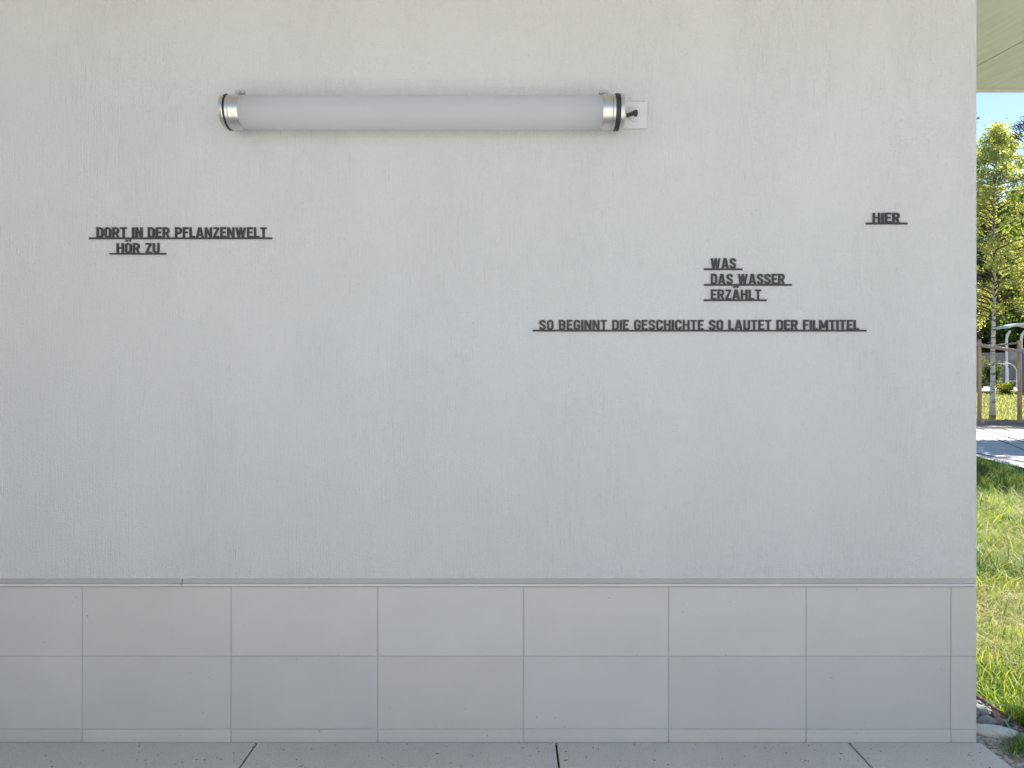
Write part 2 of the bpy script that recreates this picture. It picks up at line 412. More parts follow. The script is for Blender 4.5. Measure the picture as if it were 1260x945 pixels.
# ------------------------------------------------------------------ lettering
def arc(cx, cy, r, a0, a1, n=7):
    return [(cx+r*math.cos(math.radians(a0+(a1-a0)*i/n)), cy+r*math.sin(math.radians(a0+(a1-a0)*i/n))) for i in range(n+1)]
SW = .18; hs = SW/2
def glyph(ch):
    W_ = .58; c = hs; a = W_-hs; t = 1-hs*.86; bt = hs*.86; r = .185
    if ch == 'I': return SW, [([(c,0),(c,1)], 0)]
    if ch == 'H': return W_+.02, [([(c,0),(c,1)], 0), ([(a+.02,0),(a+.02,1)], 0), ([(c,.52),(a,.52)], 0)]
    if ch == 'L': return .46, [([(c,1),(c,bt),(.46,bt)], 0)]
    if ch == 'E': return .5, [([(.5,t),(c,t),(c,bt),(.5,bt)], 0), ([(c,.51),(.45,.51)], 0)]
    if ch == 'F': return .48, [([(.48,t),(c,t),(c,0)], 0), ([(c,.5),(.43,.5)], 0)]
    if ch == 'T': return .54, [([(0,t),(.54,t)], 0), ([(.27,0),(.27,t)], 0)]
    if ch == 'D': return W_, [([(c,bt)]+arc(a-r,bt+r,r,-90,0)+arc(a-r,t-r,r,0,90)+[(c,t)], 1)]
    if ch in 'OÖ':
        s = [(arc(c+r,t-r,r,90,180)+arc(c+r,bt+r,r,180,270)+arc(a-r,bt+r,r,270,360)+arc(a-r,t-r,r,0,90), 1)]
        if ch == 'Ö': s += [([(.145,1.16),(.145,1.34)], 0), ([(W_-.145,1.16),(W_-.145,1.34)], 0)]
        return W_, s
    if ch == 'U': return W_, [([(c,1)]+arc(c+r,bt+r,r,180,270)+arc(a-r,bt+r,r,270,360)+[(a,1)], 0)]
    if ch in 'RPB':
        m_ = {'R': .47, 'P': .43, 'B': .52}[ch]; rr = min(.17, (t-m_)/2-.001)
        s = [([(c,0),(c,1)], 0), ([(c,t)]+arc(a-rr,t-rr,rr,90,0)+arc(a-rr,m_+rr,rr,0,-90)+[(c,m_)], 0)]
        if ch == 'R': s.append(([(a-.16,.48),(a+.01,0)], 0))
        if ch == 'B': s.append(([(c,m_)]+arc(a+.01-rr,m_-rr,rr,90,0)+arc(a+.01-rr,bt+rr,rr,0,-90)+[(c,bt)], 0))
        return W_+(.02 if ch != 'P' else 0), s
    if ch == 'S': return W_, [([(a,.70),(a,t-r)]+arc(a-r,t-r,r,0,90)+arc(c+r,t-r,r,90,180)+[(c,.68),(c+.07,.58),(a-.07,.43),(a,.33)]+arc(a-r,bt+r,r,0,-90)+arc(c+r,bt+r,r,270,180)+[(c,.30)], 0)]
    if ch == 'C': return W_, [([(a,.66)]+arc(a-r,t-r,r,0,90)+arc(c+r,t-r,r,90,180)+arc(c+r,bt+r,r,180,270)+arc(a-r,bt+r,r,270,360)+[(a,.34)], 0)]
    if ch == 'G': return W_, [([(a,.68)]+arc(a-r,t-r,r,0,90)+arc(c+r,t-r,r,90,180)+arc(c+r,bt+r,r,180,270)+arc(a-r,bt+r,r,270,360)+[(a,.46),(.31,.46)], 0)]
    if ch == 'N': return .62, [([(c,0),(c,1)], 0), ([(.62-c,0),(.62-c,1)], 0), ([(c+.01,.99),(.61-c,.01)], 0)]
    if ch == 'M': return .78, [([(c,0),(c,1)], 0), ([(.78-c,0),(.78-c,1)], 0), ([(c+.01,.98),(.39,.2)], 0), ([(.77-c,.98),(.39,.2)], 0)]
    if ch == 'W': return .9, [([(c,1),(.27,0)], 0), ([(.27,0),(.45,1)], 0), ([(.45,1),(.63,0)], 0), ([(.63,0),(.9-c,1)], 0)]
    if ch in 'AÄ':
        s = [([(c,0),(.29,1)], 0), ([(.66-c,0),(.37,1)], 0), ([(.2,.26),(.46,.26)], 0)]
        if ch == 'Ä': s += [([(.19,1.16),(.19,1.34)], 0), ([(.47,1.16),(.47,1.34)], 0)]
        return .66, s
    if ch == 'Z': return .52, [([(.02,t),(.5,t)], 0), ([(.02,bt),(.52,bt)], 0), ([(.5-hs*.6,t),(.02+hs*.7,bt)], 0)]
    return .27, []
def stroke_mesh(mb, pts, closed, sx, sz, x0, z0, yf, yb):
    pts2 = [pts[0]]
    for p in pts[1:]:
        if (p[0]-pts2[-1][0])**2+(p[1]-pts2[-1][1])**2 > 1e-7: pts2.append(p)
    pts = [Vector((p[0], p[1])) for p in pts2]; n = len(pts); lf, rt = [], []
    horiz = all(abs(p.y-pts[0].y) < .01 for p in pts); w = hs*(.86 if horiz else 1.0)
    for i in range(n):
        if closed: pa, pb = pts[i-1], pts[(i+1) % n]
        else: pa, pb = pts[max(i-1, 0)], pts[min(i+1, n-1)]
        d1 = (pts[i]-pa) if pa is not pts[i] else (pb-pts[i]); d2 = (pb-pts[i]) if pb is not pts[i] else d1
        d1 = d1.normalized(); d2 = d2.normalized()
        n1 = Vector((-d1.y, d1.x)); n2 = Vector((-d2.y, d2.x)); mt = (n1+n2)
        mt = mt.normalized() if mt.length > 1e-5 else n1
        k = min(1/max(mt.dot(n1), .3), 1.6)
        lf.append(pts[i]+mt*w*k); rt.append(pts[i]-mt*w*k)
    def w3(p, y): return (x0+p.x*sx, y, z0+p.y*sz)
    vs = []
    for i in range(n): vs += [w3(lf[i], yf), w3(rt[i], yf), w3(lf[i], yb), w3(rt[i], yb)]
    fs = []
    for i in range(n if closed else n-1):
        a, b = 4*i, 4*((i+1) % n)
        fs += [(a, a+1, b+1, b), (a+2, b+2, b+3, a+3), (a, b, b+2, a+2), (a+1, a+3, b+3, b+1)]
    if not closed: fs += [(0, 2, 3, 1), (4*n-4, 4*n-3, 4*n-1, 4*n-2)]
    mb.add(vs, fs)

YB = -.0115; YF = YB-.0065
def letter_strip(text, tx0, tx1, bx0, bx1, top, bar0, bar1, label):
    K = (YF+CAM_D)/FPX
    A = P(bx0, bar1, YF); B_ = P(bx1, bar0, YF); x0 = P(tx0, top, YF).x; x1 = P(tx1, top, YF).x
    zt = P(tx0, top, YF).z; zb = B_.z
    root = empty('letter_strip', ((A.x+B_.x)/2, YB, A.z), label, 'lettering', 'dark metal letter strips on the white wall')
    mb = MB(); mb.box(A.x, B_.x, YF-.0008, YB-.001, A.z, zb, .0008); local(root, mb).build('base_bar', M_letter, root)
    gs = [glyph(ch) for ch in text]; gap = .103
    tot = sum(g[0] for g in gs)+gap*(len(gs)-1); sx = (x1-x0)/tot; sz = zt-zb; x = x0
    for ch, (wd, st) in zip(text, gs):
        if st:
            mb = MB()
            for q, (pts, cl) in enumerate(st):
                stroke_mesh(mb, pts, cl, sx, sz, x, zb-.0004, YF+.0004*q, YB-.0011*(1+.1*q))
            local(root, mb).build('letter', M_letter, root)
        x += (wd+gap)*sx
letter_strip('DORT IN DER PFLANZENWELT', 118.4, 327.8, 109, 334.8, 279.5, 292.1, 294.1, 'black raised letters reading DORT IN DER PFLANZENWELT left below the tube lamp')
letter_strip('HÖR ZU', 143.1, 195.8, 134.4, 204.2, 298.9, 311.3, 313.2, 'short black raised letters reading HÖR ZU, tucked below the PFLANZENWELT line')
letter_strip('HIER', 1074.4, 1107.7, 1065.8, 1117, 261.6, 273.8, 276, 'single small raised word HIER near the right end of the wall')
letter_strip('WAS', 874.8, 905.9, 866.2, 913.6, 317.6, 330.2, 332.2, 'shortest raised word WAS, topmost of the three-line block')
letter_strip('DAS WASSER', 875, 966, 866.4, 974.5, 336.9, 349.5, 351.5, 'raised letters reading DAS WASSER in the middle of the three-line block')
letter_strip('ERZÄHLT', 875, 936.8, 866.2, 943.6, 356.1, 368.4, 370.4, 'raised word ERZÄHLT at the bottom of the three-line block')
letter_strip('SO BEGINNT DIE GESCHICHTE SO LAUTET DER FILMTITEL', 663.6, 1057.3, 655.6, 1066.4, 393.6, 405.8, 407.9, 'longest raised line reading SO BEGINNT DIE GESCHICHTE SO LAUTET DER FILMTITEL')

# ------------------------------------------------------------------ tube lamp and its junction plate
YL = -.100                                               # axis distance from the wall
ctr = P(520, 138.3, YL); zl = ctr.z
def LX(px, Y=YL): return P(px, 138, Y).x
lamp = empty('tube_lamp', (ctr.x, -.012, zl), 'long frosted white tube lamp with steel end clamps, unlit on the wall', 'lamp')
RT = 20.4*(YL-.03+CAM_D)/FPX
mb = MB(); mb.lathe([(LX(285)-ctr.x, RT), (LX(752)-ctr.x, RT)], (ctr.x, YL, zl), n=64); local(lamp, mb).build('diffuser_tube', M_tube, lamp, True)
def ring(prof, name, mat, parent=lamp, smooth=True):
    mb = MB(); mb.lathe(prof, (0, YL, zl), n=64); return local(lamp, mb).build(name, mat, parent, False)
xl = LX(283.5); xr = LX(759.5)
for s, xx in ((1, xl), (-1, xr)):
    # cap with rim, rubber seal, clamp band and its clasp
    cap = ring([(xx-s*.024, .0001), (xx-s*.024, RT*.86), (xx-s*.021, RT*1.03), (xx-s*.010, RT*1.08), (xx-s*.006, RT*1.08), (xx-s*.006, RT*.98)], 'end_cap', M_steel)
    seal = ring([(xx-s*.0055, RT*.98), (xx-s*.0055, RT*1.065), (xx-s*.002, RT*1.09), (xx+s*.009, RT*1.09), (xx+s*.012, RT*1.06), (xx+s*.012, RT*.98)] if s < 0 else
                [(xx-s*.0055, RT*.98), (xx-s*.0055, RT*1.03), (xx-s*.003, RT*1.045), (xx+s*.0, RT*1.03), (xx+s*.0, RT*.98)], 'rubber_seal', M_rubber)
    q = .013 if s < 0 else .001
    ring([(xx+s*q, RT*.98), (xx+s*q, RT*1.012), (xx+s*(q+.010), RT*1.012), (xx+s*(q+.010), RT*.98)], 'collar', M_steel)
    w0 = q+.012; w1 = q+.050
    band = ring([(xx+s*w0, RT*.99), (xx+s*w0, RT*1.02), (xx+s*(w0+.002), RT*1.03), (xx+s*(w1-.002), RT*1.03), (xx+s*w1, RT*1.02), (xx+s*w1, RT*.99)], 'clamp_band', M_steel)
    mb = MB(); xa = xx+s*(w0+w1)/2+s*.012; yc = YL-.012
    mb.box(xa-.018, xa+.018, yc-.012, yc+.012, zl+RT*1.0, zl+RT+.016, .004); mb.box(xa-.005, xa+.005, yc-.019, yc-.0125, zl+RT+.004, zl+RT+.014, .002)
    o = local(lamp, mb).build('clasp', M_steel, band)
    # bracket between the tube and the wall
    mb = MB(); mb.box(xx+s*(w0+.004), xx+s*(w1-.004), YL+RT*.9, -.0125, zl-.02, zl+.02, .002) if s > 0 else mb.box(xx+s*(w1-.004), xx+s*(w0+.004), YL+RT*.9, -.0125, zl-.02, zl+.02, .002)
    local(lamp, mb).build('wall_bracket', M_steel, lamp)
mb = MB(); xg = xr+.024
mb.lathe([(xg-.001, .0001), (xg-.001, .011), (xg+.012, .011), (xg+.014, .008), (xg+.014, .0001)], (0, YL+.02, zl-.004), n=20)
local(lamp, mb).build('cable_gland', M_steel, lamp)
pq = P(781, 141, -.02)
mb = MB()
p0 = Vector((xg+.012, YL+.02, zl-.004)); p3 = Vector((pq.x+.001, -.031, pq.z-.007))
p1 = p0+Vector((.035, 0, 0)); p2 = p3+Vector((.002, -.045, .016))
cp = [p0*(1-t)**3+p1*3*t*(1-t)**2+p2*3*t*t*(1-t)+p3*t**3 for t in np.linspace(0, 1, 12)]
mb.tube(cp, .0078, 10); local(lamp, mb).build('cable', M_rubber, lamp, True)

jb = empty('junction_plate', (pq.x, -.012, pq.z), 'small square white junction plate at the right end of the tube lamp', 'junction box')
a = P(765, 158.4, -.02); b = P(796, 125.8, -.02)
mb = MB(); mb.box(a.x, b.x, -.0275, -.0122, a.z, b.z, .002); local(jb, mb).build('plate', M_box, jb)
mb = MB(); mb.lathe([(-.0277, .0315), (-.0325, .0305), (-.0335, .028), (-.0335, .008), (-.036, .007), (-.036, .0001)], (pq.x, 0, pq.z), 'y', 40); local(jb, mb).build('round_cover', M_box, jb, False)
mb = MB(); mb.lathe([(-.0336, .0026), (-.0348, .0022), (-.0348, .0001)], (pq.x+.017, 0, pq.z), 'y', 12); local(jb, mb).build('screw', M_steel, jb)

# ------------------------------------------------------------------ leaf / blade meshes
def quad_mesh(name, V, colr, mat, parent=None):
    """V: (n,k,3) ring of k verts per face; colr: (n,3)"""
    n, k, _ = V.shape
    me = bpy.data.meshes.new(name); me.vertices.add(n*k); me.vertices.foreach_set('co', V.reshape(-1).astype(np.float32))
    me.loops.add(n*k); me.loops.foreach_set('vertex_index', np.arange(n*k, dtype=np.int32))
    me.polygons.add(n); me.polygons.foreach_set('loop_start', np.arange(0, n*k, k, dtype=np.int32))
    me.update(calc_edges=True)
    at = me.attributes.new('col', 'FLOAT_COLOR', 'POINT')
    c4 = np.ones((n, k, 4), np.float32); c4[:, :, :3] = colr[:, None, :]; at.data.foreach_set('color', c4.reshape(-1))
    me.materials.append(mat); me.validate()
    o = bpy.data.objects.new(name, me); COL.objects.link(o)
    if parent: o.parent = parent
    return o
def rnd_unit(n):
    v = RNG.normal(size=(n, 3)); return v/np.linalg.norm(v, axis=1, keepdims=True)
def leaves(name, pts, size, cols, mat, parent, aspect=.6, droop=.0):
    n = len(pts); d = rnd_unit(n); d[:, 2] -= droop; d /= np.linalg.norm(d, axis=1, keepdims=True)
    s = np.cross(d, rnd_unit(n)); s /= np.linalg.norm(s, axis=1, keepdims=True)
    L_ = (size*RNG.uniform(.65, 1.35, n))[:, None]; w = L_*aspect*.5
    nr = np.cross(d, s)*L_*.12
    V = np.stack([pts-d*L_*.5, pts+s*w+nr, pts+d*L_*.5, pts-s*w+nr], 1)
    ci = RNG.integers(0, len(cols), n); c = np.array(cols)[ci]*RNG.uniform(.75, 1.25, n)[:, None]
    return quad_mesh(name, V, c, mat, parent)

def tree(name, label, cat, x, y, h, base_z, rad, nbr, nleaf, size, cols, bark, tr, group=None, prof='round', droop=.3, clump=.3, aspect=.6, mat=None, up=.35, seed=1, lean=(0,0)):
    R = random.Random(seed); z0 = float(gz(y))
    root = empty(name, (x, y, z0), label, cat, group)
    mb = MB(); tp = []
    nseg = 12; wob = [(R.uniform(-1, 1), R.uniform(-1, 1)) for _ in range(nseg+1)]
    for i in range(nseg+1):
        t = i/nseg; tp.append(Vector((wob[i][0]*tr*.5*t+lean[0]*t, wob[i][1]*tr*.5*t+lean[1]*t, -.15+(h*.97+.15)*t)))
    mb.tube(tp, [tr*(1.35 if i == 0 else (1-i/nseg)**.8*1.0+.02) for i in range(nseg+1)], 10)
    lim = MB(); pts = []
    for k in range(nbr):
        u = (k+R.random())/nbr; zb = base_z+(h*.98-base_z)*u**.9
        tt = max(0, min(.999, zb/h)); i = int(tt*nseg); f = tt*nseg-i; o = tp[i].lerp(tp[i+1], f)
        if prof == 'cone': r = rad*((1-u)**.88+.015)*(.6+.4*min(1, u*5))
        elif prof == 'pine': r = rad*(1-u)**.85
        else: r = rad*math.sqrt(max(.03, 1-(2*u-.85)**2/1.35))*.98
        r *= R.uniform(.7, 1.12); az = k*2.39996+R.uniform(-.5, .5); dv = Vector((math.cos(az), math.sin(az), 0))
        bp = []
        for j in range(6):
            t = j/5; bp.append(o+dv*r*t+Vector((R.uniform(-.06,.06)*r*t, R.uniform(-.06,.06)*r*t, r*(up*t-droop*t*t*1.6))))
        lim.tube(bp, [max(.008, tr*.32*(1-u*.6)*(1-.85*j/5)) for j in range(6)], 5, False)
        m_ = max(4, int(nleaf/nbr*(.35+r/rad)))
        for _ in range(m_):
            t = R.uniform(.22, 1.03)**.8; q = t*5; i2 = min(4, int(q)); p = bp[i2].lerp(bp[i2+1], q-i2)
            # twig clusters: snap to a few nodes along the branch so that gaps stay open
            node = round(t*7)/7; rr = random.Random(int(seed*1000+k*20+round(t*7)))
            off = Vector((rr.gauss(0, 1), rr.gauss(0, 1), rr.gauss(0, .7)-.3*droop))*clump*.9
            pts.append(p+off*(.4+.6*t)+Vector((R.gauss(0, 1), R.gauss(0, 1), R.gauss(0, .9)))*clump*.42)
    if prof == 'pine': mb.add(lim.v, lim.f); lim = None
    mb.build('trunk', bark, root, True)
    if lim: lim.build('limbs', bark if prof != 'cone' else M_bark, root, True)
    leaves('crown', np.array([tuple(p) for p in pts]), size, cols, mat or M_leaf, root, aspect, droop)
    return root

def at_px(px, d): return (px-630)/FPX*d, d-CAM_D         # x, y of something at depth d seen in photo column px
BIRCH = [(.42,.43,.20), (.50,.49,.27), (.34,.37,.16), (.60,.56,.35), (.25,.30,.11)]
x, y = at_px(1221, 25.4)
tree('birch_tree', 'slender young birch with a pale trunk and airy yellow green crown', 'tree', x, y, 11.3, 3.8, 4.4, 160, 62000, .075, BIRCH, M_birch, .088, prof='cone', droop=.35, clump=.19, up=.55, seed=5, lean=(.12, 0))
DARK = [(.035,.06,.02), (.05,.085,.03), (.07,.11,.035), (.03,.05,.022)]
MID = [(.08,.12,.035), (.11,.15,.045), (.06,.095,.03), (.15,.18,.06)]
G = 'trees behind the fence'
for k, (px, d, h, bz, r, cols, lab) in enumerate([
    (1204, 50, 14.5, 3.6, 3.4, MID, 'tall green tree with a dark bare trunk behind the fence, partly hidden by the wall'),
    (1213, 58, 15.5, 1.5, 3.4, MID, 'tall leafy tree behind the fence, straight behind the birch trunk'),
    (1237, 53, 11.0, 1.2, 2.8, DARK, 'dark green leafy tree above the white shelter roof'),
    (1256, 60, 17.0, 1.5, 3.6, MID, 'tallest leafy tree, behind the white shelter at the edge of the picture'),
    (1281, 54, 10.5, 1.2, 3.0, MID, 'bushy green tree behind the blue container')]):
    x, y = at_px(px, d)
    tree('leafy_tree', lab, 'tree', x, y, h, bz, r, 52, 11000, .26, cols, M_bark, .2, G, droop=.15, clump=.55, seed=20+k)
x, y = at_px(1158, 34)
tree('leafy_tree', 'tall sparse tree whose uppermost twigs show beside the wall against the sky', 'tree', x, y, 15.0, 5, 2.4, 44, 4200, .14, MID, M_bark, .16, droop=.2, clump=.35, seed=41)
PINE = [(.025,.045,.025), (.035,.06,.035), (.02,.038,.028)]
tree('pine_tree', 'dark pine with long needled branches reaching in beside the roof edge', 'tree', 13.1, 11.1, 13.5, 6.0, 3.3, 64, 24000, .17, PINE, M_bark, .16, prof='pine', droop=.12, clump=.17, aspect=.1, mat=M_needle, up=.1, seed=61)
tree('leafy_tree', 'broad green tree to the right that shades the paved path', 'tree', 16.1, 14.8, 8.6, 4.2, 2.2, 46, 9000, .17, MID, M_bark, .16, 'trees beside the paved path', droop=.15, clump=.45, seed=77)
tree('leafy_tree', 'green tree beyond the timber frame shading the mulch strip', 'tree', 21.7, 22.6, 8.0, 3.6, 2.1, 46, 7000, .2, MID, M_bark, .16, 'trees beside the paved path', droop=.15, clump=.45, seed=78)

# far wood behind everything: one mass
cx_ = RNG.uniform(-70, 130, 170); cy_ = RNG.uniform(62, 80, 170); ch_ = RNG.uniform(7, 13, 170); n = 120000
ci = RNG.integers(0, 170, n); u_ = RNG.random(n)**.7; q_ = rnd_unit(n)
pw = np.stack([cx_[ci]+q_[:, 0]*3.6*np.sqrt(np.clip(1-(u_-.4)**2*2.2, .05, 1)), cy_[ci]+q_[:, 1]*3.2, gz(cy_[ci])+.3+u_*ch_[ci]+q_[:, 2]*.5], 1)
tag(leaves('far_wood', pw, .52, DARK+MID[:2], M_leaf, None, .7), kind='stuff')
def shrub(label, px, d, h, r, n, size, cols, seed, group=None):
    x, y = at_px(px, d); z0 = float(gz(y)); root = empty('shrub', (x, y, z0), label, 'shrub', group); R = random.Random(seed)
    mb = MB(); pts = []
    for k in range(16):
        a = R.uniform(0, 6.28); q = R.uniform(.2, 1)*r; hh = h*R.uniform(.55, 1)
        bp = [Vector((0, 0, -.05)).lerp(Vector((math.cos(a)*q, math.sin(a)*q, hh)), t)+Vector((0, 0, .15*h*math.sin(3.14*t))) for t in (0, .33, .66, 1)]
        mb.tube(bp, [.02, .015, .01, .006], 5, False)
        for _ in range(n//16):
            t = R.uniform(.25, 1.05); i = min(2, int(t*3)); p = bp[i].lerp(bp[i+1], t*3-i)
            pts.append(tuple(p+Vector((R.gauss(0, 1), R.gauss(0, 1), R.gauss(0, 1)))*r*.18))
    mb.build('stems', M_bark, root); leaves('foliage', np.array(pts), size, cols, M_leaf, root)
shrub('green leafy shrub behind the birch trunk in front of the fence', 1222, 37, 1.9, .55, 1500, .12, MID, 3)
shrub('low yellow green shrub at the road edge below the arched hoop', 1240, 36.0, .5, .6, 1100, .1, [(.26,.27,.06), (.3,.28,.07), (.18,.21,.05)], 5)
shrub('low green shrub beside the fence near the wall edge', 1204, 37, .9, .6, 900, .1, MID, 7)

# ------------------------------------------------------------------ things across the lawn
x0, y0 = at_px(1205, 22.6); x1, y1 = at_px(1254.5, 23.0)
fr = empty('timber_frame', ((x0+x1)/2, (y0+y1)/2, float(gz(y0))), 'tall open frame of round timber posts with a sloping crossbeam', 'frame')
for (px_, yy, top, r) in ((x0, y0, 418, .062), (x1, y1, 419, .066)):
    zt = P(0, top, yy).z; mb = MB()
    mb.tube([(px_, yy, -.1), (px_+.01, yy, 1.0), (px_-.01, yy, zt-.02), (px_-.01, yy, zt)], [r*1.05, r, r*.97, r*.85], 12); local(fr, mb).build('post', M_wood, fr, False)
a = P(1199, 423.5, y0-.13); b = P(1258.5, 432.5, y1-.13)
mb = MB(); mb.tube([a, a.lerp(b, .5)+Vector((0,0,-.01)), b], [.062, .058, .055], 12); local(fr, mb).build('crossbeam', M_wood_grey, fr)
a = P(1206, 426.5, y0+.1); b = P(1254, 422, y1+.1)
mb = MB(); mb.tube([a, b], [.035, .03], 10); local(fr, mb).build('rail', M_wood_grey, fr)

yf = 44.5
fence = empty('screen_fence', (34, yf, float(gz(yf))), 'grey screened fence on metal posts behind the lawn and road', 'fence')
zf = float(gz(yf))
for k in range(24):
    xa = 3+k*2.0
    mb = MB(); mb.box(xa-.04, xa+.04, yf-.04, yf+.04, zf-.1, zf+2.35, .006); local(fence, mb).build('post', M_fencepost, fence)
    if k < 23:
        mb = MB(); mb.box(xa+.045, xa+1.955, yf-.01, yf+.01, zf+.06, zf+2.25); 
        for q in range(9): mb.box(xa+.045, xa+1.955, yf-.022, yf-.0105, zf+.12+q*.25, zf+.14+q*.25)
        local(fence, mb).build('panel', M_fence, fence)

ds = 44.2; xs0, ysh = at_px(1238.5, ds); xs1 = at_px(1256.5, ds)[0]; zs = float(gz(ysh))
sh = empty('shelter', ((xs0+xs1)/2, ysh, zs), 'white shelter with a slightly curved roof on pale legs behind the timber frame', 'shelter')
zr = P(0, 407, ysh).z
for xx in (xs0, xs1, xs1+1.3):
    for dy in (0,):
        mb = MB(); mb.tube([(xx, ysh+dy, zs-.1), (xx, ysh+dy, zr-.55), (xx+.05, ysh+dy, zr-.25), (xx+.22, ysh+dy, zr-.02)], [.075, .075, .08, .075], 10); local(sh, mb).build('leg', M_white, sh)
mb = MB(); cs = []
xa, xb = at_px(1235, ds)[0], at_px(1282, ds)[0]
for j in range(13):
    t = j/12; cs.append((xa+(xb-xa)*t, zr+.05+.28*math.sin(math.pi*min(1, t*.9+.1))))
for j in range(12):
    (xa_, za), (xb_, zb) = cs[j], cs[j+1]
    mb.add([(xa_,ysh-.4,za), (xb_,ysh-.4,zb), (xb_,ysh+.7,zb), (xa_,ysh+.7,za), (xa_,ysh-.4,za+.16), (xb_,ysh-.4,zb+.16), (xb_,ysh+.7,zb+.16), (xa_,ysh+.7,za+.16)],
           [(0,3,2,1), (4,5,6,7), (0,1,5,4), (2,3,7,6)]+([(3,0,4,7)] if j == 0 else [])+([(1,2,6,5)] if j == 11 else []))
local(sh, mb).build('roof', M_white, sh)
for k, zz in ((1, P(0, 437, ysh).z),):
    mb = MB(); mb.box(xs0+.12, xs1-.12, ysh-.03, ysh+.03, zz-.3, zz+.3, .01); local(sh, mb).build('side_panel', M_fencepost, sh)

dh = 38.6; xh0, yh = at_px(1227, dh); xh1 = at_px(1251, dh)[0]; zh = float(gz(yh)); xm = (xh0+xh1)/2; rh = (xh1-xh0)/2
hp = empty('arched_hoop', (xm, yh, zh), 'pale tubular hoop stand arching in front of the grey fence', 'hoop')
for k, (dy, sc) in enumerate(((0, 1.0), (.5, .8))):
    r_ = rh*sc; zt = P(0, 447, yh).z-zh; pts = [(xm-r_, yh+dy, zh-.05)]
    pts += [(xm+r_*math.cos(t), yh+dy, zh+zt-r_*.9+r_*.9*math.sin(t)) for t in np.linspace(math.pi, 0, 15)]+[(xm+r_, yh+dy, zh-.05)]
    mb = MB(); mb.tube(pts, .028, 8); local(hp, mb).build('hoop', M_white, hp)
for s in (-1, 1):
    mb = MB(); mb.tube([(xm+s*rh, yh, zh+.5), (xm+s*rh*.8, yh+.5, zh+.5)], .025, 6); local(hp, mb).build('brace', M_white, hp)

dc = 36.5; xc, yc = at_px(1255.8, dc+.6)[0], dc-CAM_D; zb = float(gz(yc)); zt = P(0, 428, yc).z
ct = empty('waste_container', (xc+.55, yc+.3, zb), 'tall blue container with a turquoise lid at the right edge', 'container')
mb = MB(); mb.box(xc, xc+1.1, yc, yc+.6, zb-.02, zt-.16, .04)
for q in range(4): mb.box(xc+.12+q*.25, xc+.2+q*.25, yc-.02, yc-.001, zb+.15, zt-.35, .008)
local(ct, mb).build('body', M_blue, ct)
mb = MB(); mb.box(xc-.05, xc+1.15, yc-.05, yc+.65, zt-.157, zt, .03); local(ct, mb).build('lid', M_turq, ct)

# ------------------------------------------------------------------ gravel, stones, edging by the wall
def rock(name, c, size, rot, mat, seed, label, cat='stone', group=None):
    R = random.Random(seed); import bmesh
    bm = bmesh.new(); bmesh.ops.create_icosphere(bm, subdivisions=3, radius=1)
    pl = [(Vector((R.gauss(0,1), R.gauss(0,1), R.gauss(0,1))).normalized(), R.uniform(.62, .92)) for _ in range(9)]
    M_ = Matrix.Rotation(rot, 3, 'Z')
    for v in bm.verts:
        p = v.co.copy()
        for n_, d in pl:
            e = p.dot(n_)-d
            if e > 0: p -= n_*e*.9
        p = Vector((p.x*size[0], p.y*size[1], p.z*size[2])); v.co = M_ @ p
    me = bpy.data.meshes.new(name); bm.to_mesh(me); bm.free(); me.materials.append(mat); me.shade_smooth()
    o = bpy.data.objects.new(name, me); COL.objects.link(o); o.location = c
    return tag(o, label, cat, group)
def gpt(px, py, z=-.03):
    d = (CAM_H-z)*FPX/(py-465); return Vector(((px-630)/FPX*d, d-CAM_D, z))
g = 'loose stones in the gravel by the wall'
p = gpt(1220, 906); rock('stone', p+Vector((.0, .0, .015)), (.115, .045, .03), -.22, M_stone_w, 2, 'long pale flat stone lying beside the foot of the wall', group=g)
p = gpt(1209.5, 881); rock('stone', p+Vector((0, .01, .018)), (.032, .028, .03), .5, M_stone_g, 5, 'grey green pointed stone, highest of the stones by the wall corner', group=g)
p = gpt(1215, 894); rock('stone', p+Vector((0, .01, .015)), (.042, .032, .027), -.2, M_stone_g, 9, 'rounded grey stone just behind the long pale stone', group=g)
p = gpt(1226, 884); rock('stone', p+Vector((0, .005, .013)), (.022, .018, .02), .2, M_stone_p, 12, 'small pinkish stone beside the grey ones', group=g)
p = gpt(1231, 889); rock('stone', p+Vector((0, 0, .008)), (.03, .016, .012), -.3, M_stone_p, 15, 'thin flat pinkish chip in front of the small pink stone', group=g)
p = gpt(1257, 912); rock('stone', p+Vector((0, 0, .012)), (.032, .024, .022), .4, M_stone_g, 19, 'grey stone half hidden by the grass tuft at the right edge', group=g)

# pebbles of the bed: nobody could count them
import bmesh
bm = bmesh.new(); bmesh.ops.create_icosphere(bm, subdivisions=1, radius=1); bm.verts.ensure_lookup_table()
iv = np.array([v.co[:] for v in bm.verts]); it = np.array([[v.index for v in f.verts] for f in bm.faces]); bm.free()
def pebbles(name, pts, size, cols):
    n = len(pts); V = iv[None]*RNG.uniform(.75, 1.25, (n, len(iv), 1))
    sc = size[:, None, None]*np.stack([RNG.uniform(.8,1.4,n), RNG.uniform(.7,1.2,n), RNG.uniform(.45,.85,n)], 1)[:, None, :]
    V = V*sc; a = RNG.uniform(0, 6.28, n); ca, sa = np.cos(a)[:, None], np.sin(a)[:, None]
    X = V[:,:,0]*ca-V[:,:,1]*sa; Y = V[:,:,0]*sa+V[:,:,1]*ca
    V = np.stack([X, Y, V[:,:,2]], 2)+pts[:, None, :]
    T = V[:, it].reshape(-1, 3, 3)
    return quad_mesh(name, T, np.repeat(cols, len(it), 0), M_gravel)
n = 13000
px_ = RNG.uniform(XE+.006, 2.2, n); py_ = RNG.uniform(-1.2, 1.3, n)
near = RNG.random(n) < np.clip(1.35-(px_-XE)/.16, 0, 1)
